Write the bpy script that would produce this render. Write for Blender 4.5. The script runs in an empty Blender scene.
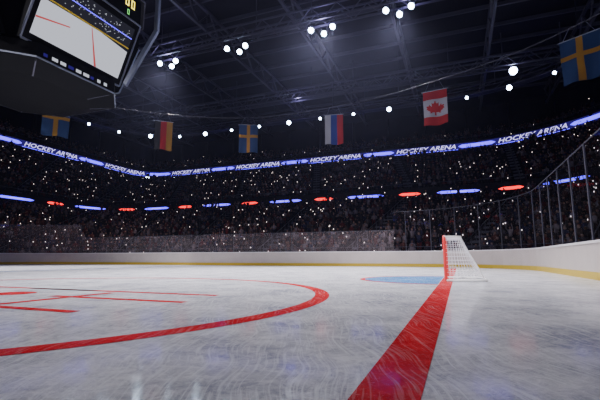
import bpy, math, random
import numpy as np
from mathutils import Vector, Matrix
random.seed(4); rng=np.random.default_rng(4)
C=math.cos(math.radians(21.5)); S=math.sin(math.radians(21.5))
def W(u,v,z=0.0): return (v*C+u*S, u*C-v*S, z)
scn=bpy.context.scene
# ---------------------------------------------------------------- materials
def mat(name):
    m=bpy.data.materials.new(name); m.use_nodes=True
    nt=m.node_tree; nt.nodes.clear()
    o=nt.nodes.new('ShaderNodeOutputMaterial')
    return m,nt,o
def N(nt,t,**kw):
    n=nt.nodes.new(t)
    for k,v in kw.items():
        if k in n.inputs: n.inputs[k].default_value=v
        else: setattr(n,k,v)
    return n
def pbr(name,col,rough=.5,metal=0,noise=.0,nscale=4,spec=.5):
    m,nt,o=mat(name)
    b=N(nt,'ShaderNodeBsdfPrincipled',Roughness=rough,Metallic=metal)
    b.inputs['Specular IOR Level'].default_value=spec
    b.inputs['Base Color'].default_value=(*col,1)
    if noise>0:
        tc=N(nt,'ShaderNodeTexCoord'); nz=N(nt,'ShaderNodeTexNoise',Scale=nscale,Detail=5.0)
        nt.links.new(tc.outputs['Object'],nz.inputs['Vector'])
        r=N(nt,'ShaderNodeValToRGB')
        r.color_ramp.elements[0].position=.3; r.color_ramp.elements[1].position=.7
        r.color_ramp.elements[0].color=(*[c*(1-noise) for c in col],1)
        r.color_ramp.elements[1].color=(*[min(1,c*(1+noise)) for c in col],1)
        nt.links.new(nz.outputs['Fac'],r.inputs['Fac']); nt.links.new(r.outputs['Color'],b.inputs['Base Color'])
    nt.links.new(b.outputs[0],o.inputs[0]); return m
def emi(name,col,st):
    m,nt,o=mat(name); e=N(nt,'ShaderNodeEmission',Strength=st); e.inputs[0].default_value=(*col,1)
    nt.links.new(e.outputs[0],o.inputs[0]); return m
def icemat(name,ca,cb,g0=.17,g1=.40,scr=.40):
    m,nt,o=mat(name); L=nt.links.new
    tc=N(nt,'ShaderNodeTexCoord')
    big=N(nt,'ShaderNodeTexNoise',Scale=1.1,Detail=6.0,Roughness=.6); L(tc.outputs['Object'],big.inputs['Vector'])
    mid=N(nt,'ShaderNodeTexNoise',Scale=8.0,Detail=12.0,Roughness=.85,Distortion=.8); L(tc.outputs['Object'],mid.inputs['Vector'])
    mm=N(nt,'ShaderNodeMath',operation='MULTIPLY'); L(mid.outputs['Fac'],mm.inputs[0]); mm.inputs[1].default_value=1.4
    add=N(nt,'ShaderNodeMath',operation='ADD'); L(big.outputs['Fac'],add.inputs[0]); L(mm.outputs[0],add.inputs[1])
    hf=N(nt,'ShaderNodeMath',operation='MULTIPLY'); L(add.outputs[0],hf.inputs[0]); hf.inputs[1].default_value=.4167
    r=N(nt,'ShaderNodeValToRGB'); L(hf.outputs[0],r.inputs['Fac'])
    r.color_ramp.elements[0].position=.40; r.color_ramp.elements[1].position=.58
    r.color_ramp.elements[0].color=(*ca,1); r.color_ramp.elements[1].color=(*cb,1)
    prev=r.outputs['Color']
    # frosty flakes
    vo=N(nt,'ShaderNodeTexNoise',Scale=30.0,Detail=8.0,Roughness=.85,Distortion=1.0); L(tc.outputs['Object'],vo.inputs['Vector'])
    vr=N(nt,'ShaderNodeValToRGB'); L(vo.outputs['Fac'],vr.inputs['Fac']); vr.color_ramp.elements[0].position=.54; vr.color_ramp.elements[0].color=(0,0,0,1); vr.color_ramp.elements[1].position=.64; vr.color_ramp.elements[1].color=(scr*1.6,)*3+(1,)
    m3=N(nt,'ShaderNodeMixRGB'); L(vr.outputs[0],m3.inputs[0]); L(prev,m3.inputs[1]); m3.inputs[2].default_value=(.97,.98,1,1); prev=m3.outputs[0]
    for ang,sx,seed in ((20,50,0),(75,46,5),(-40,60,9),(-75,50,13),(50,55,21)):
        mp=N(nt,'ShaderNodeMapping'); mp.inputs['Rotation'].default_value=(0,0,math.radians(ang))
        mp.inputs['Scale'].default_value=(sx,2.2,1); mp.inputs['Location'].default_value=(seed,seed,0)
        mo=N(nt,'ShaderNodeTexNoise',Scale=.9,Detail=1.0); L(tc.outputs['Object'],mo.inputs['Vector'])
        mx=N(nt,'ShaderNodeMixRGB'); mx.inputs[0].default_value=.3; L(tc.outputs['Object'],mx.inputs[1]); L(mo.outputs['Color'],mx.inputs[2])
        L(mx.outputs[0],mp.inputs['Vector'])
        nz=N(nt,'ShaderNodeTexNoise',Scale=1.0,Detail=3.0); L(mp.outputs[0],nz.inputs['Vector'])
        rr=N(nt,'ShaderNodeValToRGB'); L(nz.outputs['Fac'],rr.inputs['Fac'])
        rr.color_ramp.elements[0].position=.61; rr.color_ramp.elements[0].color=(0,0,0,1)
        rr.color_ramp.elements[1].position=.65; rr.color_ramp.elements[1].color=(scr,scr,scr,1)
        m2=N(nt,'ShaderNodeMixRGB'); L(rr.outputs[0],m2.inputs[0]); L(prev,m2.inputs[1]); m2.inputs[2].default_value=(.95,.97,1,1)
        prev=m2.outputs[0]
    d=N(nt,'ShaderNodeBsdfDiffuse'); L(prev,d.inputs[0])
    g=N(nt,'ShaderNodeBsdfGlossy',Roughness=.13); g.inputs[0].default_value=(.95,.97,1,1)
    rg=N(nt,'ShaderNodeMapRange'); L(mid.outputs['Fac'],rg.inputs[0]); rg.inputs[1].default_value=.35; rg.inputs[2].default_value=.65; rg.inputs[3].default_value=.06; rg.inputs[4].default_value=.16
    L(rg.outputs[0],g.inputs['Roughness'])
    fine=N(nt,'ShaderNodeTexNoise',Scale=6.0,Detail=5.0,Roughness=.6); L(tc.outputs['Object'],fine.inputs['Vector'])
    bp=N(nt,'ShaderNodeBump',Strength=.12,Distance=.005); L(fine.outputs['Fac'],bp.inputs['Height'])
    bp2=N(nt,'ShaderNodeBump',Strength=1,Distance=.04); L(vo.outputs['Fac'],bp2.inputs['Height'])
    L(bp.outputs[0],g.inputs['Normal']); L(bp2.outputs[0],d.inputs['Normal'])
    lw=N(nt,'ShaderNodeLayerWeight',Blend=.5)
    mr=N(nt,'ShaderNodeMapRange'); L(lw.outputs['Facing'],mr.inputs[0]); mr.inputs[1].default_value=.5; mr.inputs[2].default_value=1; mr.inputs[3].default_value=g0; mr.inputs[4].default_value=g1
    ms=N(nt,'ShaderNodeMixShader'); L(mr.outputs[0],ms.inputs[0]); L(d.outputs[0],ms.inputs[1]); L(g.outputs[0],ms.inputs[2])
    L(ms.outputs[0],o.inputs[0]); return m
def glassmat(name,tint,refl=.05,trans=.9,haze=.04):
    m,nt,o=mat(name); L=nt.links.new
    t=N(nt,'ShaderNodeBsdfTransparent'); t.inputs[0].default_value=(*[c*trans for c in tint],1)
    g=N(nt,'ShaderNodeBsdfGlossy',Roughness=.03); ms=N(nt,'ShaderNodeMixShader'); ms.inputs[0].default_value=refl
    L(t.outputs[0],ms.inputs[1]); L(g.outputs[0],ms.inputs[2])
    d=N(nt,'ShaderNodeBsdfDiffuse'); d.inputs[0].default_value=(.8,.66,.70,1); m2=N(nt,'ShaderNodeMixShader'); m2.inputs[0].default_value=haze
    L(ms.outputs[0],m2.inputs[1]); L(d.outputs[0],m2.inputs[2]); L(m2.outputs[0],o.inputs[0]); return m
def attrmat(name,rough=.8):
    m,nt,o=mat(name); a=N(nt,'ShaderNodeAttribute',attribute_name='Col')
    b=N(nt,'ShaderNodeBsdfPrincipled',Roughness=rough); b.inputs['Specular IOR Level'].default_value=.1; nt.links.new(a.outputs['Color'],b.inputs['Base Color']); nt.links.new(b.outputs[0],o.inputs[0]); return m
M={}
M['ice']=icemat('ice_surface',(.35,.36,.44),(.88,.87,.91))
M['redline']=icemat('ice_red_paint',(.42,.004,.010),(.70,.02,.03),.06,.18,.08)
M['bluecrease']=icemat('ice_blue_paint',(.04,.17,.42),(.10,.28,.58),.06,.2,.12)
M['board']=pbr('board_white',(.56,.50,.47),.35,noise=.05,nscale=1.5)
M['kick']=pbr('kickplate_yellow',(.60,.42,.02),.4)
M['cap']=pbr('board_cap',(.72,.70,.71),.4)
M['glass']=glassmat('rink_glass',(.9,.93,1),.04,.93,.08)
M['glass_tall']=glassmat('rink_glass_tinted',(.85,.88,1),.02,.78,.004)
M['post']=pbr('stanchion_metal',(.06,.06,.08),.5,.3)
M['conc']=pbr('concrete_dark',(.045,.042,.05),.85,noise=.3,nscale=.6)
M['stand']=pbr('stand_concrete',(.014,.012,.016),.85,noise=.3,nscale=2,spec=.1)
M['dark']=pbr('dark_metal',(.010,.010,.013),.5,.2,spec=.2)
M['roof']=pbr('roof_panel',(.009,.008,.015),.7,noise=.2,nscale=.4,spec=.2)
M['truss']=pbr('truss_steel',(.06,.058,.085),.5,.3)
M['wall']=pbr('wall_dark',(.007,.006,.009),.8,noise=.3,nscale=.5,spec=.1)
M['lamp']=emi('lamp_lens',(.62,.79,1),35)
M['blue']=emi('led_blue',(.09,.05,1),4)
M['bluedim']=emi('led_blue_dim',(.03,.015,.20),.8)
M['white']=emi('led_white',(.55,.52,1),2.0)
M['red']=emi('led_red',(1,.02,.02),3)
M['yellow']=emi('led_yellow',(1,.8,.1),3)
M['green']=emi('led_green',(.2,.9,.2),1.5)
M['scr_dark']=emi('screen_crowd',(.02,.02,.03),1)
M['scr_ice']=emi('screen_ice',(.66,.68,.78),1.0)
M['scr_red']=emi('screen_red',(.6,.08,.08),1.0)
M['black']=pbr('black_plastic',(.004,.004,.005),.6,spec=.06)
M['silver']=pbr('silver_frame',(.22,.24,.30),.35,.6)
M['goalred']=pbr('goal_post_red',(.8,.05,.05),.35)
M['goalwhite']=pbr('goal_white_paint',(.85,.85,.85),.4)
M['net']=pbr('net_cord',(.95,.95,.97),.8)
M['crowd']=attrmat('crowd_clothing')
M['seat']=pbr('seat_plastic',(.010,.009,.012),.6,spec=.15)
M['phone']=emi('phone_screen',(1,.86,.80),2.6)
# ---------------------------------------------------------------- builders
class B:
    def __init__(s): s.v=[]; s.f=[]; s.m=[]; s.mats=[]
    def mi(s,m):
        if m not in s.mats: s.mats.append(m)
        return s.mats.index(m)
    def poly(s,pts,m):
        k=len(s.v); s.v+= [tuple(p) for p in pts]; s.f.append(tuple(range(k,k+len(pts)))); s.m.append(s.mi(m))
    def raw(s,vs,fs,m):
        k=len(s.v); s.v+=[tuple(p) for p in vs]; i=s.mi(m)
        for f in fs: s.f.append(tuple(k+a for a in f)); s.m.append(i)
    def beam(s,a,b,w,m,h=None,up=(0,0,1),n=4):
        a=Vector(a); b=Vector(b); d=(b-a).normalized(); u=Vector(up)
        if abs(d.dot(u))>.98: u=Vector((1,0,0))
        x=d.cross(u).normalized(); y=x.cross(d); h=h or w
        if n==4: off=[x*w/2+y*h/2,-x*w/2+y*h/2,-x*w/2-y*h/2,x*w/2-y*h/2]
        else: off=[x*w/2*math.cos(t)+y*w/2*math.sin(t) for t in [2*math.pi*i/n for i in range(n)]]
        vs=[a+o for o in off]+[b+o for o in off]
        fs=[(i,(i+1)%n,n+(i+1)%n,n+i) for i in range(n)]+[tuple(range(n))[::-1],tuple(range(n,2*n))]
        s.raw(vs,fs,m)
    def loft(s,r0,r1,m,closed=True):
        n=len(r0); k=n if closed else n-1
        vs=list(r0)+list(r1); s.raw(vs,[(i,(i+1)%n,n+(i+1)%n,n+i) for i in range(k)],m)
    def obj(s,name,parent=None,smooth=False):
        me=bpy.data.meshes.new(name); me.from_pydata(s.v,[],s.f)
        for m in s.mats: me.materials.append(M[m])
        me.polygons.foreach_set('material_index',s.m)
        if smooth: me.polygons.foreach_set('use_smooth',[True]*len(s.f))
        me.update(); o=bpy.data.objects.new(name,me); scn.collection.objects.link(o)
        if parent: o.parent=parent
        return o
def empty(name,loc=(0,0,0)):
    e=bpy.data.objects.new(name,None); scn.collection.objects.link(e); e.empty_display_size=.1; return e
NS,NA=24,14
def loop(u0,u1,v0,v1,rl,rr):
    P=[]
    def ln(a,b):
        for i in range(NS): t=i/NS; P.append((a[0]+(b[0]-a[0])*t,a[1]+(b[1]-a[1])*t))
    def arc(cu,cv,r,a0):
        for i in range(NA): a=math.radians(a0+90*i/NA); P.append((cu+r*math.cos(a),cv+r*math.sin(a)))
    ln((u1,v0+rl),(u1,v1-rr)); arc(u1-rr,v1-rr,rr,0)
    ln((u1-rr,v1),(u0+rr,v1)); arc(u0+rr,v1-rr,rr,90)
    ln((u0,v1-rr),(u0,v0+rl)); arc(u0+rl,v0+rl,rl,180)
    ln((u0+rl,v0),(u1-rl,v0)); arc(u1-rl,v0+rl,rl,270)
    return P
def R3(P,z): return [W(u,v,z) for u,v in P]
def lerp(a,b,t): return tuple(x+(y-x)*t for x,y in zip(a,b))
RINK=(-4,30,-44,3.6,8,8)
def off(p,d): return (p[0]-d,p[1]+d,p[2]-d,p[3]+d,p[4]+d,p[5]+d)
class Path:
    def __init__(s,P):
        s.P=np.array(P+[P[0]]); d=np.diff(s.P,axis=0); s.seg=np.hypot(d[:,0],d[:,1]); s.cum=np.concatenate([[0],np.cumsum(s.seg)]); s.L=s.cum[-1]
    def at(s,x):
        x=x%s.L; i=min(int(np.searchsorted(s.cum,x,side='right'))-1,len(s.seg)-1); t=(x-s.cum[i])/s.seg[i]
        p=s.P[i]*(1-t)+s.P[i+1]*t
        # smooth tangent
        def tan(j): 
            q=s.P[(j+1)%len(s.seg)]-s.P[j%len(s.seg)]; return q/np.hypot(*q)
        tg=tan(i); return p,tg,np.array([-tg[1],tg[0]]),i+t,s.seg[i]
    def idx(s,f):
        n=len(s.seg); f=f%n; i=int(f); t=f-i; p=s.P[i]*(1-t)+s.P[i+1]*t
        q=s.P[i+1]-s.P[i]; return p,q/np.hypot(*q),s.seg[i]
# ---------------------------------------------------------------- ice
rink=empty('ice_rink')
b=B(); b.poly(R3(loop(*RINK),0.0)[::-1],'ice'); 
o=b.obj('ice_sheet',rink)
b=B()
def strip(pts,w,z,m):   # polyline strip in uv
    n=len(pts); Lf=[];Rt=[]
    for i,p in enumerate(pts):
        a=pts[max(0,i-1)]; c=pts[min(n-1,i+1)]; d=Vector((c[0]-a[0],c[1]-a[1])).normalized(); nx,ny=-d.y,d.x
        Lf.append(W(p[0]+nx*w/2,p[1]+ny*w/2,z)); Rt.append(W(p[0]-nx*w/2,p[1]-ny*w/2,z))
    for i in range(n-1): b.poly([Lf[i],Lf[i+1],Rt[i+1],Rt[i]],m)
GV=-.36; GU=12.4
strip([(-3.9,GV+.02),(28.0,GV+.02)],.30,.004,'redline')
cu,cv,r=4.89,-7.38,5.46
strip([(cu+r*math.cos(2*math.pi*i/120),cv+r*math.sin(2*math.pi*i/120)) for i in range(121)],.24,.003,'redline')
for sg in (1,-1):
    strip([(cu+.95,cv+sg*-.9),(cu+.95,cv+sg*3.6)],.17,.003,'redline')
    strip([(cu-.1,cv+sg*1.1),(cu-.1,cv+sg*3.75)],.17,.003,'redline')
    strip([(cu-1.4,cv+sg*1.55),(cu+.72,cv+sg*1.55)],.17,.0035,'redline')
    strip([(cu-1.4,cv+sg*1.55),(cu-1.4,cv+sg*3.2)],.17,.0037,'redline')
b.poly([W(cu+.35*math.cos(t),cv+.35*math.sin(t),.003) for t in [2*math.pi*i/32 for i in range(32)]],'redline')
# crease
cr=2.25
pts=[(GU+cr*math.cos(t),GV-.15-cr*math.sin(t)) for t in [math.pi*i/32 for i in range(33)]]
b.poly([W(p[0],p[1],.0025) for p in pts],'bluecrease'); strip(pts,.14,.0045,'redline')
# far lines
strip([(-3.9,-19.5),(29.9,-19.5)],.30,.003,'bluecrease')
b.obj('ice_markings',rink)
# ---------------------------------------------------------------- boards
boards=empty('rink_boards')
b=B(); L0=loop(*RINK); L1=loop(*off(RINK,.10)); L2=loop(*off(RINK,-.03)); L3=loop(*off(RINK,-.015))
b.loft(R3(L0,.0),R3(L0,1.05),'board'); b.loft(R3(L1,1.05),R3(L1,0),'board')
b.obj('board_panels',boards)
b=B(); b.loft(R3(L3,.0),R3(L3,.22),'kick'); b.loft(R3(L3,.22),R3(L0,.22),'kick'); b.obj('kickplate',boards)
b=B(); b.loft(R3(L2,1.05),R3(L2,1.12),'cap'); b.loft(R3(L2,1.12),R3(L1,1.12),'cap'); b.loft(R3(L1,1.12),R3(L1,1.05),'cap'); b.loft(R3(L1,1.05),R3(L2,1.05),'cap'); b.obj('board_cap',boards)
# glass: tall on ends/corners
gl=loop(*off(RINK,.04)); n=len(gl); bg=B(); bp=B()
def tall(p): return p[1]>-4.6 or p[1]<-35.8
def tint(p): return p[1]>-4.6
for i in range(n):
    p,q=gl[i],gl[(i+1)%n]; h=4.0 if (tall(p) and tall(q)) else 2.65
    bg.poly([W(*p,1.12),W(*q,1.12),W(*q,h),W(*p,h)],'glass_tall' if tint(p) else 'glass')
    bp.beam(W(*p,h),W(*q,h),.03,'post')
pth=Path(gl); k=int(pth.L/1.8)
for i in range(k):
    p,t,nn,_,_=pth.at(i*pth.L/k); h=4.0 if tall(p) else 2.65
    bp.beam(W(*p,1.1),W(*p,h),.045,'post')
bg.obj('rink_glass',boards); bp.obj('glass_stanchions',boards)
# ---------------------------------------------------------------- goal
goal=empty('hockey_goal')
def tube(pts,r,m,name,cyc=False):
    cu_=bpy.data.curves.new(name,'CURVE'); cu_.dimensions='3D'; cu_.bevel_depth=r; cu_.bevel_resolution=3
    sp=cu_.splines.new('POLY'); sp.points.add(len(pts)-1); sp.use_cyclic_u=cyc
    for i,p in enumerate(pts): sp.points[i].co=(*p,1)
    o=bpy.data.objects.new(name,cu_); o.data.materials.append(M[m]); scn.collection.objects.link(o); o.parent=goal; return o
u0,u1=11.5,13.33; Hh=1.2
def arcpts(c,r,a0,a1,pl,n=6):
    return [(c[0]+r*math.cos(math.radians(a0+(a1-a0)*i/n)),c[1]+r*math.sin(math.radians(a0+(a1-a0)*i/n))) for i in range(n+1)]
fr=[(u0,0.0)]+[(a,z) for a,z in arcpts((u0+.1,Hh-.1),.1,180,90,0)]+[(a,z) for a,z in arcpts((u1-.1,Hh-.1),.1,90,0,0)]+[(u1,0.0)]
tube([W(a,GV,z) for a,z in fr],.04,'goalred','goal_posts_crossbar')
DB=1.0; DT=.42
base=[(u0,GV)]+[(u0+.05,GV+.5),(u0+.18,GV+.85),(u0+.4,GV+DB),(u1-.4,GV+DB),(u1-.18,GV+.85),(u1-.05,GV+.5),(u1,GV)]
tube([W(a,c,.03) for a,c in base],.04,'goalwhite','base_frame')
top=[(u0+.03,GV),(u0+.08,GV+.28),(u0+.28,GV+DT),(u1-.28,GV+DT),(u1-.08,GV+.28),(u1-.03,GV)]
tube([W(a,c,Hh-.01) for a,c in top],.025,'goalwhite','top_frame')
um=(u0+u1)/2
tube([W(um,GV+DT,Hh),W(um,GV+DT+.2,.75),W(um,GV+DB,.03)],.025,'goalwhite','center_brace')
# net as sheet resampled
def resamp(P,n):
    P=[Vector((p[0],p[1])) for p in P]; d=[0]
    for i in range(1,len(P)): d.append(d[-1]+(P[i]-P[i-1]).length)
    out=[]
    for k in range(n+1):
        s=d[-1]*k/n
        for i in range(1,len(P)):
            if s<=d[i]+1e-9: t=(s-d[i-1])/(d[i]-d[i-1]); out.append(P[i-1].lerp(P[i],t)); break
    return out
nb=34; nz=11
rb=resamp(base,nb); rt=resamp(top,nb)
vs=[];fs=[]
for j in range(nz+1):
    t=j/nz; bulge=.10*math.sin(math.pi*t)
    for i in range(nb+1):
        p=rb[i].lerp(rt[i],t); 
        c=Vector(((u0+u1)/2,GV)); 
        q=p.lerp(c,bulge*.5*min(1,(p.y-GV)*2)); vs.append(W(q.x,q.y,.03+(Hh-.04)*t))
for j in range(nz):
    for i in range(nb): a=j*(nb+1)+i; fs.append((a,a+1,a+nb+2,a+nb+1))
k=len(vs); ntp=4; nu_=18
for j in range(ntp+1):
    for i in range(nu_+1):
        x=i/nu_
        uu=u0+.03+(u1-u0-.06)*x
        edge=min(uu-u0,u1-uu); dm=DT if edge>.28 else (.28+(DT-.28)*(edge-.08)/.2 if edge>.08 else .28*max(0,(edge-.03))/.05)
        vs.append(W(uu,GV+dm*j/ntp,Hh-.01-.02*math.sin(math.pi*x)*math.sin(math.pi*j/ntp)))
for j in range(ntp):
    for i in range(nu_): a=k+j*(nu_+1)+i; fs.append((a,a+1,a+nu_+2,a+nu_+1))
me=bpy.data.meshes.new('net'); me.from_pydata(vs,[],fs); me.materials.append(M['net'])
net=bpy.data.objects.new('net',me); scn.collection.objects.link(net); net.parent=goal
wm=net.modifiers.new('w','WIREFRAME'); wm.thickness=.012; wm.use_replace=True; wm.use_even_offset=False
# ---------------------------------------------------------------- bowl
A=(-6.8,32.8,-46.8,6.4,10,10)
Bq=(-24,51,-54.5,14.5,7,12)
B2=(-25,52,-55.2,15.2,7.5,12.5)
Cq=(-40,68,-63,22,6,22)
D=(-48,76,-70,30,10,26)
st=empty('grandstand')
b=B()
n1,n2,n3=16,14,8
z1a,z1b=.45,7.3; z2a,z2b=9.2,17.2
rows=[]
def tier(E0,E1,za,zb,n,m='stand'):
    for i in range(n):
        a=loop(*lerp(E0,E1,i/n)); c=loop(*lerp(E0,E1,(i+1)/n)); z=za+(zb-za)*i/(n-1 if n>1 else 1)
        zp=za+(zb-za)*(i-1)/(n-1) if i>0 else z-.01
        b.loft(R3(a,zp),R3(a,z),m); b.loft(R3(a,z),R3(c,z),m)
        rows.append((lerp(E0,E1,(i+.55)/n),z,E0))
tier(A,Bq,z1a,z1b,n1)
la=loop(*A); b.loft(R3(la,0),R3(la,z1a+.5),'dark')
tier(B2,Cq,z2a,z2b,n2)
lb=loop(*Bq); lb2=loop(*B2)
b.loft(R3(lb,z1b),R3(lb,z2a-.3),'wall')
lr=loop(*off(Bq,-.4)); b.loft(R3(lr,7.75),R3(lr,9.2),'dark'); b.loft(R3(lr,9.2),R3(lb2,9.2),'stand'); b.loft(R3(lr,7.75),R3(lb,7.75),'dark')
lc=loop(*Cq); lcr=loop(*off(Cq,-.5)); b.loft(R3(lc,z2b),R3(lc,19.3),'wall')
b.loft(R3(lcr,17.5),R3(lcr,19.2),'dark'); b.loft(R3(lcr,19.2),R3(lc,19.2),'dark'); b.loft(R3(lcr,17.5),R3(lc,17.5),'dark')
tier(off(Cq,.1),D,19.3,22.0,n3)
b.obj('seating_tiers',st)
ld=loop(*D)
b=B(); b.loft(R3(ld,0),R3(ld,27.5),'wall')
# vertical pilasters on wall
pd=Path(ld)
for i in range(60):
    p,t,nn,_,_=pd.at(i*pd.L/60); q=p+nn*.2; b.beam(W(*q,21.5),W(*q,27.4),.4,'dark')
b.obj('wall_perimeter')
b=B(); lf=loop(*D); b.poly([W(u,v,-.02) for u,v in lf][::-1],'conc'); b.obj('floor')
# aisles
AIS=[]
tot=len(la)
pB=Path(lb2)
na=22
for i in range(na): AIS.append(pB.at((i+.35)*pB.L/na)[3])
b=B()
for ti,(E0,E1,za,zb,n) in enumerate(((A,Bq,z1a,z1b,n1),(B2,Cq,z2a,z2b,n2))):
    for f in AIS:
        prev=None
        for i in range(n):
            a,ta,_=Path(loop(*lerp(E0,E1,i/n))).idx(f); c,tc_,_=Path(loop(*lerp(E0,E1,(i+1)/n))).idx(f)
            z=za+(zb-za)*i/(n-1); dz=(zb-za)/(n-1)
            m_=(a+c)/2; w=.55
            b.poly([W(*(a-ta*w),z+.01),W(*(a+ta*w),z+.01),W(*(c+tc_*w),z+.01),W(*(c-tc_*w),z+.01)],'post')
            b.poly([W(*(m_-ta*w),z+dz/2),W(*(m_+ta*w),z+dz/2),W(*(c+tc_*w),z+dz/2),W(*(c-tc_*w),z+dz/2)],'post')
            b.poly([W(*(m_-ta*w),z+.01),W(*(m_+ta*w),z+.01),W(*(m_+ta*w),z+dz/2),W(*(m_-ta*w),z+dz/2)],'post')
            if prev is not None: b.beam(prev,W(*m_,z+1.0),.05,'post')
            b.beam(W(*m_,z),W(*m_,z+1.0),.05,'post'); prev=W(*m_,z+1.0)
# front guard rails
for P,z in ((la,z1a+.5),(lr,9.2),(lcr,19.2)):
    pa=Path(P)
    for i in range(len(P)): 
        p,q=P[i],P[(i+1)%len(P)]
        b.beam(W(*p,z+.55),W(*q,z+.55),.05,'post')
    for i in range(int(pa.L/2.5)):
        p=pa.at(i*2.5)[0]; b.beam(W(*p,z),W(*p,z+.55),.04,'post')
b.obj('aisle_stairs_and_rails',st)
# ---------------------------------------------------------------- crowd templates
def tmpl():
    V=[];F=[];T=[]
    def add(vs,fs,t):
        k=len(V); V.extend(vs); T.extend([t]*len(vs)); F.extend([tuple(k+i for i in f) for f in fs])
    return V,F,T,add
def ringz(cx,cy,z,rx,ry,n=6,tilt=0): return [(cx+rx*math.cos(2*math.pi*i/n),cy+ry*math.sin(2*math.pi*i/n),z) for i in range(n)]
def loftv(rings,n=6):
    vs=[p for r in rings for p in r]; fs=[]
    for k in range(len(rings)-1):
        for i in range(n): fs.append((k*n+i,k*n+(i+1)%n,(k+1)*n+(i+1)%n,(k+1)*n+i))
    fs.append(tuple(range(n))[::-1]); fs.append(tuple(range((len(rings)-1)*n,len(rings)*n))); return vs,fs
def limb(pts,rad,n=4):
    rings=[]
    for i,p in enumerate(pts):
        p=Vector(p); a=Vector(pts[max(0,i-1)]); c=Vector(pts[min(len(pts)-1,i+1)]); d=(c-a).normalized()
        u=Vector((1,0,0)) if abs(d.x)<.9 else Vector((0,1,0)); x=d.cross(u).normalized(); y=d.cross(x)
        rings.append([tuple(p+x*rad[i]*math.cos(2*math.pi*k/n)+y*rad[i]*math.sin(2*math.pi*k/n)) for k in range(n)])
    return loftv(rings,n)
def person(stand,arms):
    V,F,T,add=tmpl(); hz=.95 if stand else .45; fy=0 if stand else -.12
    add(*loftv([ringz(0,fy,hz-.05,.17,.13),ringz(0,fy,hz+.18,.155,.11),ringz(0,fy,hz+.42,.21,.12),ringz(0,fy,hz+.52,.15,.09),ringz(0,fy,hz+.56,.06,.06)]),0)
    add(*loftv([ringz(0,fy+.01,hz+.55,.05,.055),ringz(0,fy+.02,hz+.60,.075,.085),ringz(0,fy+.02,hz+.69,.085,.10),ringz(0,fy+.01,hz+.74,.07,.085)]),1)
    add(*loftv([ringz(0,fy-.02,hz+.69,.092,.10),ringz(0,fy-.01,hz+.76,.08,.09),ringz(0,fy-.01,hz+.79,.03,.04)]),2)
    sh=hz+.46
    for s in (-1,1):
        if arms=='up' or (arms=='one' and s==1):
            add(*limb([(s*.2,fy,sh),(s*.27,fy+.12,sh+.18),(s*.22,fy+.16,sh+.44)],[.055,.045,.035]),0)
            add(*limb([(s*.22,fy+.16,sh+.44),(s*.22,fy+.17,sh+.54)],[.04,.03]),1)
        else:
            add(*limb([(s*.21,fy,sh),(s*.26,fy+.08,sh-.27),(s*.12,fy+.3,sh-.3)],[.055,.045,.035]),0)
            add(*limb([(s*.12,fy+.3,sh-.3),(s*.08,fy+.38,sh-.28)],[.04,.03]),1)
        if stand: add(*limb([(s*.09,0,hz),(s*.1,.02,.5),(s*.1,0,.04)],[.09,.065,.045]),3)
        else: add(*limb([(s*.09,fy,hz+.02),(s*.1,fy+.42,hz+.03),(s*.1,fy+.42,.04)],[.085,.07,.045]),3)
    return np.array(V),F,np.array(T)
TP=[person(False,'lap'),person(False,'one'),person(True,'up'),person(True,'lap')]
def seat_t():
    V,F,T,add=tmpl()
    def box(x0,x1,y0,y1,z0,z1,sk=0):
        vs=[(x0,y0,z0),(x1,y0,z0),(x1,y1,z0),(x0,y1,z0),(x0,y0-sk,z1),(x1,y0-sk,z1),(x1,y1-sk,z1),(x0,y1-sk,z1)]
        add(vs,[(0,3,2,1),(4,5,6,7),(0,1,5,4),(1,2,6,5),(2,3,7,6),(3,0,4,7)],0)
    box(-.22,.22,-.22,.18,.38,.43); box(-.22,.22,-.30,-.26,.42,.85,.05); box(-.03,.03,-.1,-.02,0,.38)
    return np.array(V),F,np.array(T)
SEAT=seat_t()
cs=.75
cloth=[tuple(c*cs for c in k) for k in [(.02,.018,.022),(.04,.034,.042),(.11,.02,.02),(.03,.03,.07),(.13,.105,.115),(.24,.20,.21),(.07,.05,.045),(.13,.05,.04),(.035,.03,.033),(.02,.02,.02),(.2,.165,.175),(.07,.058,.065)]]
skin=[(.21,.12,.095),(.17,.095,.07),(.24,.155,.125),(.08,.045,.03)]
hair=[(.01,.008,.006),(.03,.018,.01),(.06,.04,.02),(.08,.08,.08),(.01,.01,.01),(.12,.015,.015)]
inst=[[] for _ in TP]; seats=[]; phones=[]
for E,z,E0 in rows:
    P=Path(loop(*E)); k=int(P.L/.60)
    top3 = z>18
    for i in range(k):
        p,t,nn,f,sg=P.at(i*P.L/k)
        x,y,_=W(*p)
        if y<-3 : continue
        if abs(x)>y*1.1+22: continue
        d=min(min(abs(f-a),tot-abs(f-a)) for a in AIS)*sg
        if not top3 and d<.85: continue
        Fw=np.array([nn[1]*C+nn[0]*S, nn[0]*C-nn[1]*S]); 
        seats.append((x,y,z,Fw[0],Fw[1]))
        rr=random.random()
        if rr<(.5 if top3 else .10): continue
        rr=random.random(); kind=0 if rr<.72 else 1 if rr<.84 else 2 if rr<.91 else 3
        jx=random.uniform(-.04,.04); sc=random.uniform(.92,1.08)
        inst[kind].append((x+jx,y,z,Fw[0],Fw[1],sc))
        if random.random()<(.05 if top3 else .15):
            # phone held in front / overhead
            hz={0:.72,1:1.45,2:1.95,3:1.2}[kind]*sc; fo={0:.30,1:.14,2:.2,3:.42}[kind]; sx={0:0,1:.22,2:.22,3:0}[kind]
            phones.append((x+jx,y,z,Fw[0],Fw[1],sx,fo,hz+random.uniform(0,.05)))
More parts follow.
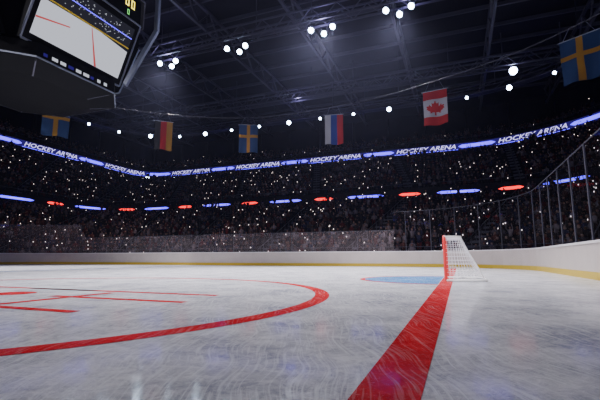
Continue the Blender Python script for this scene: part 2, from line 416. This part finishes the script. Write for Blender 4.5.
def build_instances(name,groups,matname,colors=True,parent=None):
    VV=[];LI=[];LS=[];CC=[];vo=0;
    lt=[]
    for (V,F,T),I in groups:
        if not len(I): continue
        I=np.array(I); n=len(I); m=len(V)
        R=np.stack([I[:,4],-I[:,3]],1); Fd=I[:,3:5]; sc=I[:,5:6] if I.shape[1]>5 else np.ones((n,1))
        X=I[:,0:1]+sc*(V[None,:,0]*R[:,0:1]+V[None,:,1]*Fd[:,0:1])
        Y=I[:,1:2]+sc*(V[None,:,0]*R[:,1:2]+V[None,:,1]*Fd[:,1:2])
        Z=I[:,2:3]+sc*V[None,:,2]
        VV.append(np.stack([X,Y,Z],2).reshape(-1,3))
        fl=np.concatenate([np.array(f) for f in F]); sz=np.array([len(f) for f in F])
        LI.append((fl[None,:]+(np.arange(n)*m)[:,None]+vo).reshape(-1)); lt.append(np.tile(sz,n))
        if colors:
            c1=np.array(cloth)[rng.integers(0,len(cloth),n)]; c2=np.array(skin)[rng.integers(0,len(skin),n)]; c3=np.array(hair)[rng.integers(0,len(hair),n)]; c4=np.array(cloth[:4]+cloth[8:9])[rng.integers(0,5,n)]
            cc=np.stack([c1,c2,c3,c4],1)[:,T,:]; CC.append(cc.reshape(-1,3))
        vo+=n*m
    VV=np.concatenate(VV); LI=np.concatenate(LI); lt=np.concatenate(lt); ls=np.concatenate([[0],np.cumsum(lt)[:-1]])
    me=bpy.data.meshes.new(name); me.vertices.add(len(VV)); me.vertices.foreach_set('co',VV.astype(np.float32).ravel())
    me.loops.add(len(LI)); me.loops.foreach_set('vertex_index',LI.astype(np.int32))
    me.polygons.add(len(lt)); me.polygons.foreach_set('loop_start',ls.astype(np.int32)); me.polygons.foreach_set('loop_total',lt.astype(np.int32))
    me.update(calc_edges=True); me.validate()
    if colors:
        a=me.color_attributes.new('Col','FLOAT_COLOR','POINT'); c=np.concatenate(CC); a.data.foreach_set('color',np.concatenate([c,np.ones((len(c),1))],1).astype(np.float32).ravel())
    me.materials.append(M[matname]); o=bpy.data.objects.new(name,me); scn.collection.objects.link(o)
    if parent: o.parent=parent
    return o
crowd=build_instances('crowd',list(zip(TP,inst)),'crowd')
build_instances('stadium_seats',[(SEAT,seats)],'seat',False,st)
pv=np.array([(x*.036,y*.008,z*.05) for z in (-1,1) for x,y in ((-1,-1),(1,-1),(1,1),(-1,1))])
PH=(pv,[(0,3,2,1),(4,5,6,7),(0,1,5,4),(1,2,6,5),(2,3,7,6),(3,0,4,7)],np.zeros(8,int))
pi=[(x+fo*fx+sx*fy,y+fo*fy-sx*fx,z+hz,fx,fy) for x,y,z,fx,fy,sx,fo,hz in phones]
build_instances('crowd_phones',[(PH,pi)],'phone',False,crowd)
print('people',sum(len(i) for i in inst),'seats',len(seats),'phones',len(pi))
# ---------------------------------------------------------------- ribbons
rib=empty('led_ribbon_display')
pc=Path(loop(*off(Cq,-.58)))
def maptext(body,bb,path,s0,width,height,z,m):
    cu_=bpy.data.curves.new('t','FONT'); cu_.body=body; cu_.size=1; cu_.shear=.3; cu_.offset=.012; cu_.align_x='CENTER'; cu_.resolution_u=2
    o=bpy.data.objects.new('t',cu_); scn.collection.objects.link(o); bpy.context.view_layer.update()
    me=bpy.data.meshes.new_from_object(o.evaluated_get(bpy.context.evaluated_depsgraph_get()))
    xs=[v.co.x for v in me.vertices]; ys=[v.co.y for v in me.vertices]; x0,x1,y0,y1=min(xs),max(xs),min(ys),max(ys)
    V=[]
    for v in me.vertices:
        s=s0+((v.co.x-x0)/(x1-x0)-.5)*width; p,t,nn,_,_=path.at(s); q=p+nn*.04; V.append(W(*q,z+(v.co.y-y0)/(y1-y0)*height))
    bb.raw(V,[tuple(p.vertices) for p in me.polygons],m)
    bpy.data.objects.remove(o); bpy.data.curves.remove(cu_)
b=B()
def curvebar(b,path,sa,sb,z0,z1,m,push=.0,rnd=0.0):
    n=max(6,int((sb-sa)/.5)); top_=[];bot=[]
    for i in range(n+1):
        s=sa+(sb-sa)*i/n; p,t,nn,_,_=path.at(s); q=p+nn*push
        e=1.0
        if rnd>0: d=min(s-sa,sb-s)/rnd; e=math.sqrt(max(0.02,1-(1-min(1,d))**2))
        zc=(z0+z1)/2; h=(z1-z0)/2*e
        top_.append(W(*q,zc+h)); bot.append(W(*q,zc-h))
    for i in range(n): b.poly([bot[i],bot[i+1],top_[i+1],top_[i]],m)
per=15.2; nseg=int(pc.L/per); per=pc.L/nseg
for i in range(nseg):
    s=i*per+6
    curvebar(b,pc,s-per/2+.2,s+per/2-.2,17.80,18.85,'bluedim')
    maptext('HOCKEY ARENA',b,pc,s,9.4,.70,18.03,'white')
    curvebar(b,pc,s+5.1,s+per-5.1,18.05,18.6,'blue',.05,.3)
    curvebar(b,pc,s-5,s+5,17.80,17.89,'blue',.05)
b.obj('upper_ribbon',rib)
b=B(); pl=Path(loop(*off(Bq,-.45)))
per=11.0; nseg=int(pl.L/per); per=pl.L/nseg
for i in range(nseg):
    s=i*per+3
    curvebar(b,pl,s-2.4,s+2.4,8.28,8.6,'blue',.03,.5); curvebar(b,pl,s-1.1,s+1.1,8.4,8.48,'white',.06,.2)
    curvebar(b,pl,s+per/2-1.3,s+per/2+1.3,8.26,8.62,'red',.03,.5)
b.obj('lower_ribbon',rib)
# ---------------------------------------------------------------- roof
RZ=27.5
b=B(); b.poly([W(u,v,RZ) for u,v in ld],'roof')
b.obj('ceiling')
b=B()
def truss(p,q,h,m='truss',seg=4.0,w=.28):
    p=Vector(p);q=Vector(q); d=q-p; n=max(2,int(d.length/seg)); dn=Vector((0,0,-h))
    b.beam(p,q,w,m); b.beam(p+dn,q+dn,w,m)
    for i in range(n):
        a=p+d*i/n; c=p+d*(i+1)/n; mid=(a+c)/2
        b.beam(a,mid+dn,w*.55,m); b.beam(mid+dn,c,w*.55,m)
for v in np.arange(-62,26,9.5): truss(W(-42,v,RZ-.5),W(70,v,RZ-.5),2.2)
for u in np.arange(-40,72,4.0): b.beam(W(u,-66,RZ-.25),W(u,26,RZ-.25),.22,'truss',.4)
for u in (33.5,10,-12,50): 
    truss(W(u-.6,-58,RZ-3.4),W(u-.6,24,RZ-3.4),1.3,seg=2.5,w=.16); truss(W(u+.6,-58,RZ-3.4),W(u+.6,24,RZ-3.4),1.3,seg=2.5,w=.16)
    for v in np.arange(-54,24,6): b.beam(W(u,v,RZ-.3),W(u,v,RZ-3.4),.08,'truss')
b.obj('ceiling_trusses')
# oval lighting catwalk
CW=(-30,56,-54,20,12,22); CZ=22.2
b=B()
for o_,z in ((0,CZ),(1.0,CZ),(0,CZ+1.1),(1.0,CZ+1.1)):
    l=loop(*off(CW,o_))
    for i in range(len(l)): b.beam(W(*l[i],z),W(*l[(i+1)%len(l)],z),.12,'truss')
l=loop(*CW); l2=loop(*off(CW,1.0))
for i in range(len(l)):
    b.beam(W(*l[i],CZ),W(*l[(i+1)%len(l)],CZ+1.1),.07,'truss')
    if i%3==0: b.beam(W(*l2[i],CZ+1.1),W(*l2[i],RZ-.2),.08,'truss')
b.loft(R3(l,CZ-.05),R3(l2,CZ-.05),'dark'); b.obj('lighting_catwalk')
# ---------------------------------------------------------------- floodlights
b=B(); 
def flood(pos,tgt,r=.35,hang=.6):
    pos=Vector(pos); d=(Vector(tgt)-pos).normalized(); x=d.cross(Vector((0,0,1))).normalized(); y=x.cross(d); n=14
    def rg(c,r): return [tuple(c+x*r*math.cos(2*math.pi*i/n)+y*r*math.sin(2*math.pi*i/n)) for i in range(n)]
    b.loft(rg(pos-d*.55,r*.35),rg(pos-d*.4,r*.6),'black'); b.loft(rg(pos-d*.4,r*.6),rg(pos,r*1.08),'black'); b.poly(rg(pos-d*.55,r*.35),'black')
    b.loft(rg(pos,r*1.08),rg(pos-d*.03,r),'silver'); b.poly(rg(pos-d*.03,r),'lamp')
    for s in (-1,1): b.beam(pos+x*s*r*1.15-d*.1,pos+x*s*r*1.15-d*.1+Vector((0,0,hang)),.05,'dark')
    b.beam(pos+x*r*1.15-d*.1+Vector((0,0,hang)),pos-x*r*1.15-d*.1+Vector((0,0,hang)),.05,'dark')
pcw=Path(l); nf=56
ctr=W(8,-14,0)
for i in range(nf):
    p,t,nn,_,_=pcw.at((i+.5)*pcw.L/nf); q=p+nn*.3
    flood(W(*q,CZ-.5),ctr,.20 if i%3 else .32)
clusters=[(33.5,-29),(33.5,-20.3),(33.5,-11),(33.0,-3.8),(50,7.0),(10,-30),(10,-8),(50,-35),(50,-18)]
for u,v in clusters[:4]:
    for k,(du,dv) in enumerate(((0,-.9),(0,.9),(.7,0))): flood(W(u+du,v+dv*1.2,RZ-5.3-.1*k),ctr,.27)
flood(W(50,7,RZ-5.3),ctr,.45)
# lamps low on ribbon
pr=Path(loop(*off(Cq,-.9)))
for s,rr in ((pr.L-4.,.5),(pr.L-36,.3),(2,.25)):
    p,t,nn,_,_=pr.at(s); flood(W(*p,17.2),W(4,-10,0),rr)
b.obj('floodlights')
# ---------------------------------------------------------------- flags
def cloth_flag(name,c,wid,hei,fn,mats):
    nx,ny=36,48; x0,y0,z0=c; face=Vector((-2-x0,8-y0,0)).normalized()
    right=Vector((0,0,1)).cross(face)
    ph=random.uniform(0,6); V=[];F=[];mi=[]
    for j in range(ny+1):
        for i in range(nx+1):
            a=i/nx;bb=j/ny; wv=.10*math.sin(a*8+ph+bb*1.5)*(.25+bb)+.03*math.sin(bb*9+ph)
            p=Vector(c)+right*((a-.5)*wid)+Vector((0,0,hei/2-bb*hei-.03*math.sin(a*6+ph)*bb))+face*wv; V.append(tuple(p))
    for j in range(ny):
        for i in range(nx):
            k=j*(nx+1)+i; F.append((k,k+1,k+nx+2,k+nx+1)); mi.append(fn((i+.5)/nx,(j+.5)/ny))
    root=empty(name)
    me=bpy.data.meshes.new('cloth'); me.from_pydata(V,[],F); me.polygons.foreach_set('material_index',mi); me.polygons.foreach_set('use_smooth',[True]*len(F))
    for m in mats: me.materials.append(m)
    o=bpy.data.objects.new('cloth',me); scn.collection.objects.link(o); o.parent=root
    bb=B(); t=Vector(c)+Vector((0,0,hei/2+.02)); bb.beam(t-right*(wid/2+.1),t+right*(wid/2+.1),.06,'silver',n=8)
    for s in (-1,1): bb.beam(t+right*s*wid*.4,t+right*s*wid*.2+Vector((0,0,.75)),.02,'silver')
    bb.obj('hanging_rod',root)
def fm(n,c): return pbr(n,c,.8)
FB=fm('flag_blue',(.006,.024,.09)); FY=fm('flag_yellow',(.26,.13,.010)); FR=fm('flag_red',(.30,.005,.008)); FW=fm('flag_white',(.30,.30,.33)); FK=fm('flag_black',(.008,.008,.008)); FU=fm('flag_royal',(.01,.025,.2))
def swe(x,y): return 1 if abs(x-.5)<.075 or abs(y-.40)<.055 else 0
def ger(x,y): return 0 if x<.33 else 1 if x<.66 else 2
leaf=[(0,.0),(.1,.2),(.22,.13),(.19,.42),(.36,.26),(.40,.36),(.56,.33),(.50,.5),(.58,.56),(.3,.78),(.33,.87),(.04,.83),(.05,1.05)]
leaf=leaf+[(-x,y) for x,y in leaf[::-1]]
def pip(x,y):
    c=False;n=len(leaf)
    for i in range(n):
        x1,y1=leaf[i];x2,y2=leaf[i-1]
        if (y1>y)!=(y2>y) and x<(x2-x1)*(y-y1)/(y2-y1+1e-12)+x1: c=not c
    return c
def can(x,y):
    if y<.25 or y>.75: return 0
    return 0 if pip((x-.5)*1.5,(y-.30)*2.55) else 1
fl=[('swedish_flag',(16.6,22.2),swe,[FB,FY],2.1),('canadian_flag',(10.4,29.4),can,[FR,FW],1.8),('russian_flag',(3.06,34.7),ger,[FW,FU,FR],1.65),
('swedish_flag.001',(-5.0,37.5),swe,[FB,FY],1.8),('german_flag',(-12.9,36.5),ger,[FK,FR,FY],1.6),('swedish_flag.002',(-20.5,32.3),swe,[FB,FY],2.0)]
FZ=12.05
for nme,(x,y),fn,ms,wd in fl: cloth_flag(nme,(x,y,FZ+(.25 if y<25 else 0)),wd,2.75,fn,ms)
# support cable ring
pts=[(16.6,22.2),(10.4,29.4),(3.06,34.7),(-5.0,37.5),(-12.9,36.5),(-20.5,32.3),(-26,24),(-27,12),(-21,1),(-10,-6),(4,-6),(14,1),(18.5,11)]
cu_=bpy.data.curves.new('flag_cable','CURVE'); cu_.dimensions='3D'; cu_.bevel_depth=.035; cu_.resolution_u=12
sp=cu_.splines.new('BEZIER'); sp.bezier_points.add(len(pts)-1); sp.use_cyclic_u=True
for i,p in enumerate(pts):
    bpn=sp.bezier_points[i]; bpn.co=(p[0],p[1],FZ+(.25 if i==0 else 0)+1.375+.77); bpn.handle_left_type=bpn.handle_right_type='AUTO'
cab=bpy.data.objects.new('flag_cable',cu_); cu_.materials.append(M['post']); scn.collection.objects.link(cab)
b=B()
for p in pts[::2]: b.beam((p[0],p[1],FZ+2.14),(p[0],p[1],RZ-.2),.02,'dark')
b.obj('cable_hangers',cab)
# ---------------------------------------------------------------- scoreboard
sb=empty('center_scoreboard'); SU,SV=13.5,-20.9
b=B()
def SF(k):  # face frame: local (a along, d outward, z)
    ang=k*math.pi/2; ca,sa=round(math.cos(ang)),round(math.sin(ang))
    # k=0 faces +v ; a runs +u
    def f(a,d,z):
        u_,v_=a,d; uu=u_*ca-v_*sa; vv=u_*sa+v_*ca; return W(SU+uu,SV+vv,z)
    return f
zb,zt=10.6,13.3; db,dt=3.55,4.6; hw=2.5
for k in range(4):
    f=SF(k)
    def onp(a,t,o=0): # t 0 bottom 1 top
        return f(a,db+(dt-db)*t+o,zb+(zt-zb)*t-o*.35)
    def quad(a0,a1,t0,t1,o,m): b.poly([onp(a0,t0,o),onp(a1,t0,o),onp(a1,t1,o),onp(a0,t1,o)],m)
    # frame slab
    A0,A1,T0,T1=-hw-.28,hw+.28,-.12,1.12
    fr_=[onp(A0,T0,.02),onp(A1,T0,.02),onp(A1,T1,.02),onp(A0,T1,.02)]; bk=[onp(A0,T0,-.45),onp(A1,T0,-.45),onp(A1,T1,-.45),onp(A0,T1,-.45)]
    b.raw(fr_+bk,[(0,1,2,3),(7,6,5,4),(0,4,5,1),(1,5,6,2),(2,6,7,3),(3,7,4,0)],'black')
    for (p,q) in ((0,1),(1,2),(2,3),(3,0)): b.beam(fr_[p],fr_[q],.08,'silver')
    # screen picture
    quad(-hw,hw,0,1,.04,'scr_dark')
    b.poly([onp(-hw,0,.05),onp(hw,0,.05),onp(hw,.54,.05),onp(.6,.60,.05),onp(-hw,.58,.05)],'scr_ice')
    b.poly([onp(.9,0,.06),onp(1.04,0,.06),onp(.15,.58,.06),onp(.10,.58,.06)],'scr_red')
    b.poly([onp(-hw,.26,.06),onp(-.9,.38,.06),onp(-.9,.40,.06),onp(-hw,.29,.06)],'scr_red')
    for i in range(110):
        a=random.uniform(-hw+.1,hw-.1); t=random.uniform(.66,.97); quad(a,a+.04,t,t+.012,.06,'scr_ice')
    quad(-hw,hw,.60,.625,.06,'kick')
    quad(-hw,hw,.80,.812,.06,'blue')
    # digit board above
    def up(a,z,o=0): return f(a,dt+.1+o,z)
    z0_,z1_=zt+.42,zt+1.75
    P=[up(-hw-.3,z0_),up(hw+.3,z0_),up(hw+.3,z1_),up(-hw-.3,z1_)]; Q=[up(-hw-.3,z0_,-.6),up(hw+.3,z0_,-.6),up(hw+.3,z1_,-.6),up(-hw-.3,z1_,-.6)]
    b.raw(P+Q,[(0,1,2,3),(7,6,5,4),(0,4,5,1),(1,5,6,2),(2,6,7,3),(3,7,4,0)],'black')
    # seven segment digits
    def digit(a,z,h,m,segs='abcdef'):
        w=h*.5; t=h*.13
        def bar(x0,x1,y0,y1): b.poly([up(a+x0,z+y0,.03),up(a+x1,z+y0,.03),up(a+x1,z+y1,.03),up(a+x0,z+y1,.03)],m)
        if 'a' in segs: bar(0,w,h-t,h)
        if 'd' in segs: bar(0,w,0,t)
        if 'g' in segs: bar(0,w,h/2-t/2,h/2+t/2)
        if 'f' in segs: bar(0,t,h/2,h)
        if 'e' in segs: bar(0,t,0,h/2)
        if 'b' in segs: bar(w-t,w,h/2,h)
        if 'c' in segs: bar(w-t,w,0,h/2)
    for a,m in ((-2.3,'yellow'),(-1.9,'yellow'),(-.75,'white'),(-.3,'white'),(.25,'white'),(.7,'white'),(1.65,'yellow'),(2.05,'yellow')): digit(a,z0_+.6,.5,m)
    for a in (-2.1,0.0,1.8): digit(a,z0_+.12,.3,'green')
    # corner fin
    c0=f(hw+.5,db+.1,zb-.2); c1=f(hw+1.35,dt+.35,zt+.6); c2=f(hw+1.35,dt+.35,zt+3)
    b.beam(c0,c1,.35,'silver',.2); b.beam(c1,c2,.35,'silver',.2)
# core + upper body + lower ring
def octo(r,z,ch=.42):
    p=[]
    for sx,sy in ((1,1),(-1,1),(-1,-1),(1,-1)):
        q=[(sx*r,sy*r*(1-ch)),(sx*r*(1-ch),sy*r)]
        if sx*sy<0: q=q[::-1]
        p+=q
    return [W(SU+a,SV+c,z) for a,c in p]
b.loft(octo(3.3,10.3),octo(4.3,15.6),'black'); b.loft(octo(4.9,15.1),octo(4.9,17.2),'dark'); b.poly(octo(4.9,15.1),'dark'); b.poly(octo(4.9,17.2),'dark')
b.loft(octo(2.6,9.15),octo(3.75,9.5),'black'); b.loft(octo(3.75,9.5),octo(3.75,10.25),'black'); b.loft(octo(3.75,10.25),octo(3.3,10.35),'black'); b.poly(octo(2.6,9.15),'black')
ol=octo(3.78,9.55); 
for i in range(8): b.beam(ol[i],ol[(i+1)%8],.06,'silver')
o2=octo(2.6,9.15)
for i in range(8): b.beam(o2[i],ol[i],.06,'truss')
o3=octo(4.92,15.1); 
for i in range(8): b.beam(o3[i],o3[(i+1)%8],.07,'truss')
for k in range(4):
    f=SF(k); rz=9.72
    for i in range(9):
        a=-1.9+i*.42; w=random.choice((.2,.3,.34)); b.poly([f(a,3.78,rz),f(a+w,3.78,rz),f(a+w,3.78,rz+.16),f(a,3.78,rz+.16)],'scr_ice' if i%3 else 'bluedim')
for sx,sy in ((1,1),(1,-1),(-1,1),(-1,-1)):
    b.beam(W(SU+sx*3.5,SV+sy*3.5,17.2),W(SU+sx*3.5,SV+sy*3.5,RZ-.2),.08,'post')
b.beam(W(SU,SV,17.2),W(SU,SV,RZ-.2),.5,'dark')
b.obj('scoreboard_body',sb)
# ---------------------------------------------------------------- lights
def spot(pos,tgt,e,ang=70,r=.5,col=(.96,.94,1),blend=.6):
    L=bpy.data.lights.new('flood_and_fill_spot','SPOT'); L.energy=e; L.spot_size=math.radians(ang); L.spot_blend=blend; L.shadow_soft_size=r; L.color=col
    o=bpy.data.objects.new('flood_and_fill_spot',L); scn.collection.objects.link(o); o.location=pos
    o.rotation_euler=(Vector(tgt)-Vector(pos)).to_track_quat('-Z','Y').to_euler(); return o
for u,v,tu,tv in ((33.5,-29,18,-22),(33.5,-11,17,-7),(10,-30,16,-24),(10,-8,14,-6),(-12,-8,12,-6),(-12,-28,14,-20),(33.5,-3.8,20,-6)):
    spot(W(u,v,RZ-5.6),W(tu,tv,0),34000,62,.8,(.98,.95,1),1)
# added fill spots without fixtures, imitating rink-light spill on the stands
for u,v,tu,tv in ((20,-20,36,-20),(20,-8,35,-6),(20,-28,38,-46),(20,-35,38,-38)):
    spot(W(u,v,RZ-5.6),W(tu,tv,1),6500,42,1.0,(1,.80,.84),1)
# added point lights, no fixtures, standing in for lamp spill on the roof
for u,v in ((33.5,-29),(33.5,-11),(33.5,-3),(50,7),(50,-20),(12,-35),(15,-5)):
    L=bpy.data.lights.new('roof_fill','POINT'); L.energy=320; L.color=(.55,.5,1); L.shadow_soft_size=.4
    o=bpy.data.objects.new('roof_fill',L); scn.collection.objects.link(o); o.location=W(u,v,RZ-5.2)
w=bpy.data.worlds.new('world'); scn.world=w; w.use_nodes=True; wn=w.node_tree; bgn=wn.nodes['Background']; bgn.inputs[0].default_value=(.25,.25,.4,1); bgn.inputs[1].default_value=.01
vsn=wn.nodes.new('ShaderNodeVolumeScatter'); vsn.inputs['Density'].default_value=.0003; vsn.inputs['Anisotropy'].default_value=.7; vsn.inputs['Color'].default_value=(.6,.62,1,1)
wn.links.new(vsn.outputs[0],wn.nodes['World Output'].inputs['Volume'])
cam=bpy.data.cameras.new('camera'); cam.lens=24; cam.sensor_width=36; cam.clip_end=400; cam.clip_start=.05
co=bpy.data.objects.new('camera',cam); scn.collection.objects.link(co); co.location=(0,0,.62); co.rotation_euler=(math.radians(90+8.25),0,0); scn.camera=co
